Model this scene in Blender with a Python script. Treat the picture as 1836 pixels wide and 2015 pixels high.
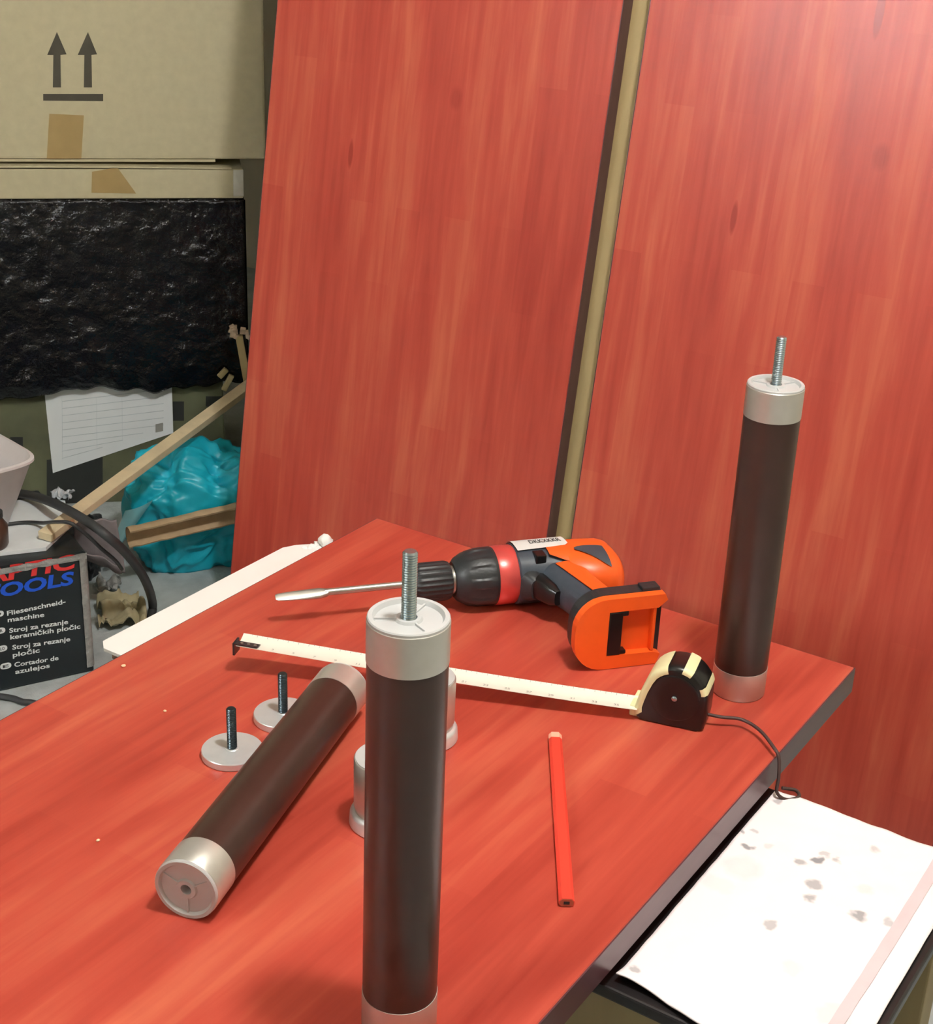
import bpy, bmesh, math, random
from mathutils import Vector, Matrix, noise, Euler
random.seed(7)
for o in list(bpy.data.objects): bpy.data.objects.remove(o, do_unlink=True)
SC = bpy.context.scene
COL = SC.collection
# ------------------------------------------------------------------ camera
F, PITCH, ROLL, YAW = 2967.0, 0.41334, 0.04018, -0.56765
ZB = 0.50                                   # height of the red table top
CAM = Vector((0.95054, -1.2969, 0.71533 + ZB))
_f = Vector((math.sin(YAW)*math.cos(PITCH), math.cos(YAW)*math.cos(PITCH), -math.sin(PITCH)))
_r0 = Vector((math.cos(YAW), -math.sin(YAW), 0)); _u0 = _r0.cross(_f)
_r = math.cos(ROLL)*_r0 + math.sin(ROLL)*_u0
_u = -math.sin(ROLL)*_r0 + math.cos(ROLL)*_u0
cd = bpy.data.cameras.new('camera'); cam = bpy.data.objects.new('camera', cd); COL.objects.link(cam)
M3 = Matrix((_r, _u, -_f)).transposed()
cam.matrix_world = Matrix.Translation(CAM) @ M3.to_4x4()
cd.sensor_fit = 'VERTICAL'; cd.sensor_height = 24.0; cd.lens = 24.0*F/2015.0
cd.clip_start = 0.05
SC.camera = cam
# ------------------------------------------------------------------ world, lights, exposure
W = bpy.data.worlds.new('world'); SC.world = W; W.use_nodes = True
W.node_tree.nodes['Background'].inputs[0].default_value = (0.62, 0.72, 0.8, 1)
W.node_tree.nodes['Background'].inputs[1].default_value = 0.0
LAMP = Vector((0.84, -0.52, 2.22))
ld = bpy.data.lights.new('ceiling_lamp_offscreen', 'POINT'); ld.energy = 62; ld.shadow_soft_size = 0.075; ld.color = (1.0, 0.98, 0.965)
TUBE = Vector((-0.75, -2.93, 2.0))
td = bpy.data.lights.new('tube_lamp_offscreen', 'AREA'); td.shape = 'RECTANGLE'; td.size = 1.2; td.size_y = 0.14; td.energy = 58; td.color = (0.93, 0.97, 1.0)
SC.view_settings.view_transform = 'Standard'; SC.view_settings.look = 'None'
SC.view_settings.gamma = 1.0; SC.view_settings.use_curve_mapping = False
SC.view_settings.exposure = 0.42

# ------------------------------------------------------------------ pixel helpers (1836 x 2015 frame)
def ray(u, v): return _f + _r*((u-918)/F) - _u*((v-1007.5)/F)
def at(u, v, z):
    d = ray(u, v); return CAM + d*((z-CAM.z)/d.z)
def onplane(u, v, o, n):
    d = ray(u, v); return CAM + d*(((o-CAM).dot(n))/d.dot(n))

# ------------------------------------------------------------------ materials
def lin(c):
    f = lambda x: x/12.92 if x <= .04045 else ((x+.055)/1.055)**2.4
    return tuple(f(x/255.) for x in c) + (1,)
def mat(name, rgb, rough=.5, metal=0, var=.12, scale=40, bump=0., bscale=None, spec=.5, stretch=None, coat=0, trans=0, sss=0, alpha=1, sheen=0, aniso=0):
    m = bpy.data.materials.new(name); m.use_nodes = True
    nt = m.node_tree; b = nt.nodes['Principled BSDF']
    c = lin(rgb)
    b.inputs['Roughness'].default_value = rough; b.inputs['Metallic'].default_value = metal
    b.inputs['Specular IOR Level'].default_value = spec
    if coat: b.inputs['Coat Weight'].default_value = coat; b.inputs['Coat Roughness'].default_value = .15
    if trans: b.inputs['Transmission Weight'].default_value = trans
    if sss: b.inputs['Subsurface Weight'].default_value = sss; b.inputs['Subsurface Radius'].default_value = (.004,.004,.004)
    if alpha < 1: b.inputs['Alpha'].default_value = alpha
    if sheen: b.inputs['Sheen Weight'].default_value = sheen
    if aniso: b.inputs['Anisotropic'].default_value = aniso
    tc = nt.nodes.new('ShaderNodeTexCoord'); mp = nt.nodes.new('ShaderNodeMapping')
    nt.links.new(tc.outputs['Object'], mp.inputs['Vector'])
    if stretch: mp.inputs['Scale'].default_value = stretch
    n = nt.nodes.new('ShaderNodeTexNoise'); n.inputs['Scale'].default_value = scale; n.inputs['Detail'].default_value = 5
    nt.links.new(mp.outputs[0], n.inputs['Vector'])
    r = nt.nodes.new('ShaderNodeValToRGB'); e = r.color_ramp.elements
    e[0].position = .3; e[1].position = .7
    e[0].color = tuple(x*(1-var) for x in c[:3])+(1,); e[1].color = tuple(min(1, x*(1+var)) for x in c[:3])+(1,)
    nt.links.new(n.outputs[0], r.inputs[0]); nt.links.new(r.outputs[0], b.inputs['Base Color'])
    if bump:
        n2 = nt.nodes.new('ShaderNodeTexNoise'); n2.inputs['Scale'].default_value = bscale or scale*3; n2.inputs['Detail'].default_value = 6
        nt.links.new(mp.outputs[0], n2.inputs['Vector'])
        bp = nt.nodes.new('ShaderNodeBump'); bp.inputs['Strength'].default_value = bump; bp.inputs['Distance'].default_value = .01
        nt.links.new(n2.outputs[0], bp.inputs['Height']); nt.links.new(bp.outputs[0], b.inputs['Normal'])
    m['_r'] = 1
    return m
def red_wood(name, dark, mid, light, rough, knots=()):
    """red-stained glued-strip board; grain and strips along local Y"""
    m = bpy.data.materials.new(name); m.use_nodes = True; nt = m.node_tree; N = nt.nodes.new; L = nt.links.new
    b = nt.nodes['Principled BSDF']; b.inputs['Roughness'].default_value = rough
    b.inputs['Specular IOR Level'].default_value = .5
    tc = N('ShaderNodeTexCoord')
    mp = N('ShaderNodeMapping'); mp.inputs['Rotation'].default_value = (0, 0, math.pi/2); L(tc.outputs['Object'], mp.inputs[0])
    br = N('ShaderNodeTexBrick'); br.inputs['Scale'].default_value = 1; br.inputs['Brick Width'].default_value = .31; br.inputs['Row Height'].default_value = .043
    br.inputs['Mortar Size'].default_value = 0; br.offset = .37; br.offset_frequency = 2
    br.inputs['Color1'].default_value = (0, 0, 0, 1); br.inputs['Color2'].default_value = (1, 1, 1, 1); L(mp.outputs[0], br.inputs['Vector'])
    def nz(sc, s, det, dist=0):
        p = N('ShaderNodeMapping'); p.inputs['Scale'].default_value = sc; L(tc.outputs['Object'], p.inputs[0])
        n = N('ShaderNodeTexNoise'); n.inputs['Scale'].default_value = s; n.inputs['Detail'].default_value = det; n.inputs['Distortion'].default_value = dist
        L(p.outputs[0], n.inputs['Vector']); return n.outputs[0]
    def mth(op, a, b2):
        q = N('ShaderNodeMath'); q.operation = op
        for i, x in enumerate((a, b2)):
            if isinstance(x, (int, float)): q.inputs[i].default_value = x
            else: L(x, q.inputs[i])
        return q.outputs[0]
    big = nz((1, .22, 1), 9, 4, .4); fine = nz((1, .04, 1), 130, 4, .2); mid_n = nz((1, .1, 1), 38, 5, .5)
    sep = N('ShaderNodeSeparateColor'); L(br.outputs['Color'], sep.inputs[0])
    v = mth('ADD', mth('MULTIPLY', sep.outputs[0], .07), mth('MULTIPLY', big, .40))
    v = mth('ADD', v, mth('ADD', mth('MULTIPLY', fine, .2), mth('MULTIPLY', mid_n, .40)))
    for (kx, ky, ra, rb, amt) in knots:                       # dark slit-shaped resin marks
        d = N('ShaderNodeVectorMath'); d.operation = 'SUBTRACT'; d.inputs[1].default_value = (kx, ky, 0); L(tc.outputs['Object'], d.inputs[0])
        s = N('ShaderNodeVectorMath'); s.operation = 'MULTIPLY'; s.inputs[1].default_value = (1/ra, 1/rb, 0); L(d.outputs[0], s.inputs[0])
        ln = N('ShaderNodeVectorMath'); ln.operation = 'LENGTH'; L(s.outputs[0], ln.inputs[0])
        k = N('ShaderNodeMapRange'); k.inputs[1].default_value = .5; k.inputs[2].default_value = 1; k.inputs[3].default_value = amt; k.inputs[4].default_value = 0
        L(ln.outputs['Value'], k.inputs[0]); v = mth('SUBTRACT', v, k.outputs[0])
    r = N('ShaderNodeValToRGB'); e = r.color_ramp.elements
    e[0].position = .34; e[0].color = lin(dark); e[1].position = .72; e[1].color = lin(light)
    x = e.new(.53); x.color = lin(mid); L(v, r.inputs[0]); L(r.outputs[0], b.inputs['Base Color'])
    bp = N('ShaderNodeBump'); bp.inputs['Strength'].default_value = .12; bp.inputs['Distance'].default_value = .002
    L(fine, bp.inputs['Height']); L(bp.outputs[0], b.inputs['Normal'])
    return m

M = {}
RED = ((148, 47, 37), (179, 72, 57), (201, 104, 78))     # the same stain on table and panels
M['red_top'] = red_wood('red_stained_wood_table', *RED, .31)
M['red_panel'] = red_wood('red_stained_wood_panel', *RED, .31,
                          knots=((0.305, 1.065, .006, .035, .35), (0.165, .80, .005, .024, .3), (.34, .9, .012, .02, .1)))
M['edge'] = mat('dark_edge_band', (84, 52, 58), .3, var=.1, stretch=(3, .3, 3))
M['raw_wood'] = mat('raw_batten_wood', (178, 158, 112), .65, var=.1, scale=30, stretch=(1, 1, .1), bump=.1)
M['tube'] = mat('dark_brown_tube', (55, 35, 29), .33, var=.06, scale=60)
M['alu'] = mat('satin_aluminium', (206, 205, 200), .36, metal=.68, var=.03, scale=90)
M['alu_bright'] = mat('turned_aluminium', (225, 228, 230), .3, metal=.5, var=.04, scale=90)
M['plug'] = mat('milky_plastic', (208, 211, 212), .3, var=.03, alpha=.72)
M['stud'] = mat('zinc_plated_steel', (178, 196, 206), .25, metal=.95, var=.08, scale=200)
M['stud_dark'] = mat('dark_steel', (70, 82, 88), .35, metal=.85, var=.08, scale=200)
M['hole'] = mat('dark_hole', (28, 22, 20), .7)
M['black_rubber'] = mat('black_rubber', (36, 39, 42), .42, var=.1, scale=120, bump=.05)
M['black_gloss'] = mat('black_plastic', (17, 17, 18), .28, var=.1)
M['grey_rubber'] = mat('slate_grey_rubber', (58, 66, 76), .45, var=.08, scale=140)
M['orange'] = mat('orange_plastic', (242, 94, 30), .38, var=.05)
M['red_metal'] = mat('red_anodised_ring', (222, 92, 88), .3, metal=.5, var=.05)
M['silver_label'] = mat('silver_label', (232, 238, 238), .35, metal=.15, var=.03)
M['bit'] = mat('bit_steel', (180, 180, 174), .36, metal=.85, var=.08, scale=70)
M['print_dark'] = mat('dark_print', (66, 62, 50), .7)
M['print_black'] = mat('black_print', (40, 46, 50), .6)
M['blade'] = mat('white_enamel_blade', (236, 234, 222), .4, var=.02)
M['print_grey'] = mat('grey_scale_print', (150, 150, 145), .6)
M['bumper'] = mat('pale_yellow_rubber', (230, 227, 180), .5, var=.04)
M['cord'] = mat('dark_wrist_cord', (66, 44, 40), .6, var=.15)
M['pencil'] = mat('red_pencil_paint', (226, 66, 50), .38, var=.03)
M['pencil_tip'] = mat('pink_cream_paint', (240, 176, 150), .45, var=.04)
M['pencil_wood'] = mat('pencil_end_wood', (168, 84, 62), .6, var=.1)
M['chip'] = mat('pale_wood_chip', (242, 206, 168), .7)
M['white_board'] = mat('white_coated_board', (250, 250, 248), .55, var=.02, scale=15)
M['core'] = mat('brown_chipboard', (122, 96, 80), .8, var=.25, scale=120)
M['black_top'] = mat('black_lacquered_top', (26, 22, 24), .35, var=.15, scale=80)
M['stool_wood'] = mat('beige_stool_wood', (150, 136, 100), .6, var=.1, stretch=(1, 1, .15))
M['concrete'] = mat('grey_concrete', (178, 188, 190), .75, var=.2, scale=14, bump=.25, bscale=90)
M['plaster'] = mat('cream_plaster', (196, 188, 168), .85, var=.05, scale=6, bump=.1)
M['card'] = mat('cardboard', (192, 184, 152), .75, var=.05, scale=60)
M['card_inner'] = mat('cardboard_edge', (214, 208, 182), .75, var=.06, scale=90)
M['olive'] = mat('olive_carton', (84, 86, 62), .7, var=.25, scale=12)
M['tape'] = mat('packing_tape', (164, 140, 92), .4, var=.05)
M['brown_card'] = mat('brown_cardboard', (190, 164, 130), .75, var=.12, scale=40)
M['foil'] = mat('black_stretch_foil', (6, 8, 14), .10, var=.2, scale=25, bump=.62, bscale=60, spec=.5)
M['paper'] = mat('white_paper', (240, 246, 250), .65, var=.03, scale=18)
M['print_pale'] = mat('pale_grey_print', (206, 216, 222), .65)
M['teal'] = mat('teal_plastic_bag', (24, 178, 204), .38, var=.12, scale=18, bump=.2, bscale=22)
M['film'] = mat('pale_teal_film', (150, 205, 214), .25, alpha=.75, var=.05)
M['white_plastic'] = mat('white_plastic_tub', (226, 222, 224), .4, var=.03, sss=.1)
M['hose'] = mat('dark_grey_hose', (52, 54, 56), .5, var=.08)
M['grey_sheet'] = mat('grey_fibre_sheet', (136, 130, 134), .8, var=.08, scale=30, bump=.15)
M['foam'] = mat('white_foam_sheet', (232, 240, 244), .75, var=.03)
M['brown_jar'] = mat('brown_jar_glaze', (78, 56, 46), .35, var=.3, scale=20)
M['black_box'] = mat('black_printed_carton', (18, 27, 32), .38, var=.12, scale=20, bump=.05)
M['clear_wrap'] = mat('crumpled_clear_tape', (146, 148, 146), .35, var=.18, scale=60, bump=.4, bscale=120)
M['txt_white'] = mat('white_print', (232, 240, 242), .6, var=.04)
M['txt_red'] = mat('red_print', (214, 50, 50), .5, var=.06)
M['txt_blue'] = mat('blue_print', (20, 84, 210), .5, var=.06)
M['bin'] = mat('black_bin_bag', (24, 26, 30), .3, var=.2, bump=.4, bscale=40)
M['leaf'] = mat('crumpled_kraft_paper', (172, 164, 132), .7, var=.15, scale=40)
M['lath_wood'] = mat('pale_lath_wood', (216, 200, 166), .65, var=.1, scale=30, bump=.1)
M['lamp_metal'] = mat('white_lamp_metal', (225, 225, 222), .4)

# ------------------------------------------------------------------ mesh helpers
def link(name, bm, m, parent=None, smooth=False, auto=None):
    me = bpy.data.meshes.new(name)
    bmesh.ops.recalc_face_normals(bm, faces=bm.faces[:])
    bm.to_mesh(me); bm.free()
    if m is not None:
        me.materials.append(M[m] if isinstance(m, str) else m)
    if smooth:
        me.shade_smooth()
        if auto: me.set_sharp_from_angle(angle=math.radians(auto))
    o = bpy.data.objects.new(name, me); COL.objects.link(o)
    if parent: o.parent = parent
    return o
def tag(o, label, cat, group=None, kind=None):
    if kind: o['kind'] = kind
    o['label'] = label
    if cat: o['category'] = cat
    if group: o['group'] = group
    return o
def thing(name, label, cat, loc=(0, 0, 0), rotz=0, group=None):
    o = bpy.data.objects.new(name, None); COL.objects.link(o); o.empty_display_size = .02
    o.location = loc; o.rotation_euler = (0, 0, rotz)
    return tag(o, label, cat, group)
def dup(root, loc, rot, label=None, group=None):
    r = root.copy(); COL.objects.link(r); r.location = loc; r.rotation_euler = rot
    if label: r['label'] = label
    if group: r['group'] = group
    for ch in list(root.children):
        c = ch.copy(); COL.objects.link(c); c.parent = r
        for g in ch.children:
            d = g.copy(); COL.objects.link(d); d.parent = c
    return r
def B(): return bmesh.new()
def box(bm, a, b, bev=0, seg=2, mtx=None):
    r = bmesh.ops.create_cube(bm, size=1); vs = r['verts']
    c = (Vector(a)+Vector(b))/2; s = Vector(b)-Vector(a)
    for v in vs: v.co = Vector((v.co.x*s.x+c.x, v.co.y*s.y+c.y, v.co.z*s.z+c.z))
    if bev:
        es = list({e for v in vs for e in v.link_edges})
        rr = bmesh.ops.bevel(bm, geom=es, offset=bev, segments=seg, affect='EDGES', profile=.6)
        vs = list({v for f in rr['faces'] for v in f.verts} | {v for v in vs if v.is_valid})
    if mtx is not None:
        bmesh.ops.transform(bm, matrix=mtx, verts=vs)
    return bm
def lathe(bm, prof, n=48, mtx=None, rad=None):
    """prof: (r, z) list; closes on the axis where r == 0"""
    rings = []
    for r, z in prof:
        if r <= 1e-7: rings.append([bm.verts.new((0, 0, z))])
        else:
            ring = []
            for i in range(n):
                a = 2*math.pi*i/n; k = rad(i, z) if rad else 1
                ring.append(bm.verts.new((r*k*math.cos(a), r*k*math.sin(a), z)))
            rings.append(ring)
    for a, b in zip(rings, rings[1:]):
        if len(a) == 1 and len(b) == 1: continue
        for i in range(n):
            j = (i+1) % n
            if len(a) == 1: bm.faces.new((a[0], b[j], b[i]))
            elif len(b) == 1: bm.faces.new((a[i], a[j], b[0]))
            else: bm.faces.new((a[i], a[j], b[j], b[i]))
    if mtx is not None: bmesh.ops.transform(bm, matrix=mtx, verts=[v for r in rings for v in r])
    return bm
def catmull(pts, k=8):
    P = [Vector(p) for p in pts]; out = []
    P = [2*P[0]-P[1]] + P + [2*P[-1]-P[-2]]
    for i in range(1, len(P)-2):
        a, b, c, d = P[i-1:i+3]
        for j in range(k):
            t = j/k
            out.append(.5*((2*b)+(c-a)*t+(2*a-5*b+4*c-d)*t*t+(3*b-a-3*c+d)*t**3))
    out.append(P[-2]); return out
def tube(bm, pts, r, n=12, flat=1.0):
    pts = [Vector(p) for p in pts]; rings = []; up = Vector((0, 0, 1))
    for i, p in enumerate(pts):
        t = (pts[min(i+1, len(pts)-1)]-pts[max(i-1, 0)]).normalized()
        a = t.cross(up)
        if a.length < 1e-3: a = t.cross(Vector((1, 0, 0)))
        a.normalize(); b = a.cross(t)
        rr = r(i/(len(pts)-1)) if callable(r) else r
        rings.append([bm.verts.new(p + rr*(math.cos(q)*a + flat*math.sin(q)*b)) for q in [2*math.pi*k/n for k in range(n)]])
    for a, b in zip(rings, rings[1:]):
        for i in range(n): bm.faces.new((a[i], a[(i+1) % n], b[(i+1) % n], b[i]))
    bm.faces.new(rings[0][::-1]); bm.faces.new(rings[-1]); return bm
def prism(bm, poly, z0, z1, hole=None, bev=0, mtx=None):
    vs = [bm.verts.new((x, y, z0)) for x, y in poly]
    es = [bm.edges.new((vs[i], vs[(i+1) % len(vs)])) for i in range(len(vs))]
    if hole:
        hs = [bm.verts.new((x, y, z0)) for x, y in hole]
        es += [bm.edges.new((hs[i], hs[(i+1) % len(hs)])) for i in range(len(hs))]
        fs = [g for g in bmesh.ops.triangle_fill(bm, edges=es, use_beauty=True)['geom'] if isinstance(g, bmesh.types.BMFace)]
    else:
        fs = [bm.faces.new(vs)]
    ext = bmesh.ops.extrude_face_region(bm, geom=fs)
    nv = [g for g in ext['geom'] if isinstance(g, bmesh.types.BMVert)]
    for v in nv: v.co.z = z1
    allv = nv + [v for v in bm.verts if v.is_valid and any(v in f.verts for f in fs)]
    if mtx is not None: bmesh.ops.transform(bm, matrix=mtx, verts=list(set(nv) | {v for f in fs for v in f.verts}))
    return bm
def rrect(x0, y0, x1, y1, r, k=6):
    out = []
    for cx, cy, a0 in ((x1-r, y1-r, 0), (x0+r, y1-r, 90), (x0+r, y0+r, 180), (x1-r, y0+r, 270)):
        for i in range(k+1):
            a = math.radians(a0+90*i/k); out.append((cx+r*math.cos(a), cy+r*math.sin(a)))
    return out
def loft(bm, rings, caps=True):
    R_ = [[bm.verts.new(p) for p in r] for r in rings]; n = len(R_[0])
    for a, b in zip(R_, R_[1:]):
        for i in range(n): bm.faces.new((a[i], a[(i+1) % n], b[(i+1) % n], b[i]))
    if caps: bm.faces.new(R_[0][::-1]); bm.faces.new(R_[-1])
    return bm
def selli(a, b, n, k=32):
    out = []
    for i in range(k):
        t = 2*math.pi*i/k; c, s = math.cos(t), math.sin(t)
        out.append((a*math.copysign(abs(c)**(2/n), c), b*math.copysign(abs(s)**(2/n), s)))
    return out
def bar(bm, p0, p1, w, h, bev=0, upv=Vector((0, 0, 1))):
    """a batten between two points, width w across, height h along upv"""
    p0, p1 = Vector(p0), Vector(p1); t = (p1-p0); L = t.length; t.normalize()
    a = t.cross(upv).normalized(); b = a.cross(t)
    mt = Matrix((a, t, b)).transposed().to_4x4(); mt.translation = p0
    return box(bm, (-w/2, 0, -h/2), (w/2, L, h/2), bev, mtx=mt)
def text_mesh(s, size=1, bold=0, shear=0, ext=.0):
    c = bpy.data.curves.new('t', 'FONT'); c.body = s; c.size = size; c.offset = bold; c.shear = shear; c.resolution_u = 3; c.extrude = ext
    o = bpy.data.objects.new('t', c); COL.objects.link(o)
    dg = bpy.context.evaluated_depsgraph_get(); dg.update()
    me = bpy.data.meshes.new_from_object(o.evaluated_get(dg)); bpy.data.objects.remove(o, do_unlink=True); bpy.data.curves.remove(c)
    return me
def add_text(bm, s, p0, p1, height, mtx=None, bold=0, shear=0):
    """text from 2-D baseline point p0 to p1, cap height given, laid in the XY plane (then mtx)"""
    me = text_mesh(s, 1, bold, shear)
    xs = [v.co.x for v in me.vertices]; ys = [v.co.y for v in me.vertices]
    if not xs: return bm
    t = bm.verts[:]; n0 = len(bm.verts)
    bm.from_mesh(me); bm.verts.ensure_lookup_table(); nv = bm.verts[n0:]
    d = Vector(p1)-Vector(p0); L = d.length; a = math.atan2(d.y, d.x)
    sx = L/(max(xs)-min(xs)); sy = height/.72
    for v in nv:
        x = (v.co.x-min(xs))*sx; y = v.co.y*sy
        v.co = Vector((p0[0]+x*math.cos(a)-y*math.sin(a), p0[1]+x*math.sin(a)+y*math.cos(a), 0))
    if mtx is not None: bmesh.ops.transform(bm, matrix=mtx, verts=nv)
    bpy.data.meshes.remove(me); return bm
def quadgrid(bm, nu, nv, fn, thick=None):
    g = [[bm.verts.new(fn(i/nu, j/nv)) for i in range(nu+1)] for j in range(nv+1)]
    for j in range(nv):
        for i in range(nu): bm.faces.new((g[j][i], g[j][i+1], g[j+1][i+1], g[j+1][i]))
    return g
def solid(bm, t):
    bmesh.ops.recalc_face_normals(bm, faces=bm.faces[:])
    bmesh.ops.solidify(bm, geom=bm.faces[:], thickness=t); return bm
def nz(p, s): return noise.noise(Vector(p)*s)

# ------------------------------------------------------------------ the setting
def struct(name, bm, m, label):
    o = link(name, bm, m); o['kind'] = 'structure'; o['label'] = label; return o
struct('floor', box(B(), (-2.6, -3.0, -.1), (2.4, 2.2, 0)), 'concrete', 'grey concrete floor with light speckles')
struct('ceiling', box(B(), (-2.6, -3.0, 2.4), (2.4, 2.2, 2.5)), 'plaster', 'plain cream plaster ceiling above the workroom')
struct('wall_left', box(B(), (-2.7, -3.0, 0), (-2.6, 2.2, 2.4)), 'plaster', 'cream plaster wall beyond the stacked boxes')
struct('wall_right', box(B(), (2.4, -3.0, 0), (2.5, 2.2, 2.4)), 'plaster', 'cream plaster wall on the lamp side of the room')
struct('wall_front', box(B(), (-2.7, -3.1, 0), (2.5, -3.0, 2.4)), 'plaster', 'cream plaster wall carrying the tube lamp')
struct('wall_niche', box(B(), (-2.7, 2.2, 0), (2.5, 2.3, 2.4)), 'plaster', 'cream plaster wall deep behind the boxes')
struct('wall_back', box(B(), (-.46, .80, 0), (2.4, 2.2, 2.4)), 'plaster', 'cream plaster wall behind the leaning red panels')

# lamps of the room (out of frame)
t = thing('ceiling_lamp', 'round white ceiling lamp with a bare bulb', 'lamp', (LAMP.x, LAMP.y, 2.4))
link('canopy', lathe(B(), [(0, 0), (.075, 0), (.075, -.015), (.05, -.03), (0, -.03)]), 'lamp_metal', t, True, 40)
link('socket', lathe(B(), [(0, -.03), (.02, -.03), (.022, -.075), (0, -.075)]), 'lamp_metal', t, True, 40)
lo = bpy.data.objects.new('ceiling_lamp_offscreen', ld); COL.objects.link(lo); lo.parent = t; lo.location = (0, 0, LAMP.z-2.4)
t = thing('tube_lamp', 'long white fluorescent tube lamp on the wall', 'lamp', (TUBE.x, -3.0, TUBE.z))
link('housing', box(B(), (-.63, 0, -.08), (.63, .05, .08), .008), 'lamp_metal', t)
lo = bpy.data.objects.new('tube_lamp_offscreen', td); COL.objects.link(lo); lo.parent = t; lo.location = (0, .056, 0)
lo.rotation_euler = (math.radians(-90), 0, 0)      # shines towards +Y

# ------------------------------------------------------------------ red boards
WB = 0.5807; TH = 0.028
def board(name, label, length, cat, woodmat, loc, rot, width=WB):
    t = thing(name, label, cat, loc); t.rotation_euler = rot
    link('board_core', box(B(), (.0012, .0012, 0), (width-.0012, length-.0012, TH), .0008, 1), woodmat, t)
    for a, b in (((0, 0, .0006), (.0014, length, TH-.0009)), ((width-.0014, 0, .0006), (width, length, TH-.0009)),
                 ((.0014, 0, .0006), (width-.0014, .0014, TH-.0009)), ((.0014, length-.0014, .0006), (width-.0014, length, TH-.0009))):
        link('edge_band', box(B(), a, b), 'edge', t)
    return t
board('red_table_board', 'red-stained wooden board lying flat as table with legs and tools on it', 1.25, 'board', 'red_top', (0, -1.25, ZB-TH), (0, 0, 0))
LEAN = math.atan(.155)
Y0 = 0.465                                           # y of the panel face at table-top height
yb = Y0 - .155*ZB                                    # y of the panel face at the floor
def panel_x(u, v):
    n = Vector((0, -1, .155)).normalized(); return onplane(u, v, Vector((0, Y0, ZB)), n)
xl = panel_x(500, 550).x; xr = (panel_x(1230, 0).x + panel_x(1076, 1040).x)/2; xq = (panel_x(1280, 0).x + panel_x(1124, 1040).x)/2
# local frame: X across, Y up along the board, Z = out of the face; the face (z = TH) lies in the panel plane
def lean_board(name, label, x0, length, width):
    n = Vector((0, -math.cos(LEAN), math.sin(LEAN)))
    loc = Vector((x0, yb, 0)) - n*TH
    loc.z += 0.0; lift = -loc.z
    loc += Vector((0, math.sin(LEAN), math.cos(LEAN)))*(lift/math.cos(LEAN))
    return board(name, label, length, 'panel', 'red_panel', loc, (math.pi/2 - LEAN, 0, 0), width)
lean_board('red_wood_panel', 'red-stained wooden panel leaning upright beside the stacked cardboard boxes', xl, 1.95, xr-xl)
lean_board('red_wood_panel', 'red-stained wooden panel leaning upright behind the standing leg and white cloth', xq, 1.95, WB)
bt = B(); n_ = Vector((0, -math.cos(LEAN), math.sin(LEAN))); upv = Vector((0, math.sin(LEAN), math.cos(LEAN)))
c0 = Vector(((xr+xq)/2+.02, yb, 0)) - n_*(TH+.0125)
bar(bt, c0 + upv*(-c0.z+.004)/math.cos(LEAN), c0 + upv*2.0, .11, .02, .001, upv=n_)
tag(link('wooden_batten', bt, 'raw_wood'), 'unpainted beige batten showing in the gap between the two leaning red panels', 'batten')

# ------------------------------------------------------------------ furniture legs
RL, HL, CL = .025, .3032, .0279
def stud(bm, r, z0, z1, pitch=.0016):
    prof = [(0, z0)]; z = z0; k = 0
    while z < z1-.0025:
        prof += [(r, z), (r*.88, z+pitch/2)]; z += pitch
    prof += [(r, z), (r, z1-.0014), (r*.78, z1), (0, z1)]
    return lathe(bm, prof, 20)
def plug(t, z, s=1, bore=False):
    """milky plug set into a tube end at height z, facing s"""
    d = lambda h: z+s*h
    pr_ = [(.0042, d(-.007)), (RL*.95, d(-.007)), (RL*.95, d(-.004)), (RL*.985, d(-.0004)), (RL*.985, d(.0012)), (RL*.96, d(.002)), (RL*.86, d(.002)), (RL*.80, d(-.0006)), (.0085, d(-.0006)), (.0075, d(.001)), (.0042, d(.001)), (.0042, d(-.007))] if bore else [(0, d(-.004)), (RL*.985, d(-.004)), (RL*.985, d(.0012)), (RL*.96, d(.002)), (RL*.86, d(.002)), (RL*.80, d(-.0006)), (.0085, d(-.0006)), (.0075, d(.001)), (.0052, d(.001)), (.0052, d(-.003)), (0, d(-.003))]
    p = link('end_plug', lathe(B(), pr_, 56), 'plug', t, True, 35)
    for a in (.5, .5+2*math.pi/3, .5+4*math.pi/3):
        m_ = Matrix.Rotation(a, 4, 'Z')
        link('rib', box(B(), (.007, -.0006, min(d(-.001), d(.0006))), (RL*.82, .0006, max(d(-.001), d(.0006))), mtx=m_), 'plug', p)
    return p
def leg(name, label, loc, group=None, rotz=0.0):
    t = thing(name, label, 'table leg', loc, rotz, group)
    link('tube', lathe(B(), [(0, CL-.002), (RL-.0004, CL-.002), (RL-.0004, HL-CL+.002), (0, HL-CL+.002)], 64), 'tube', t, True, 35)
    link('end_cap', lathe(B(), [(0, CL-.0021), (RL-.0012, CL-.0021), (RL-.0012, .0005), (RL-.0008, .0), (RL, .0012), (RL, CL), (RL-.0012, CL+.0002), (0, CL+.0002)], 64), 'alu', t, True, 35)
    link('end_cap', lathe(B(), [(0, HL-CL-.0002), (RL-.0012, HL-CL-.0002), (RL, HL-CL), (RL, HL-.0012), (RL-.0008, HL-.0003), (RL-.0011, HL-.0003), (RL-.0011, HL-.006), (0, HL-.006)], 64), 'alu', t, True, 35)
    return t
def standing(label, x, y, rotz, lean=(0, 0)):
    t = leg('table_leg', label, (x, y, ZB), 'dark brown metal table legs', rotz)
    plug(t, HL-.0005)
    link('threaded_stud', stud(B(), .0046, HL-.003, HL+.043), 'stud', t, True, 50)
    return t
standing('dark brown tubular table leg standing upright beside the lying leg, bolt on top', .50328, -.65372, -.9)
standing('dark brown tubular table leg standing upright near the tape measure and board corner', .50517, -.11049, .6)
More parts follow.
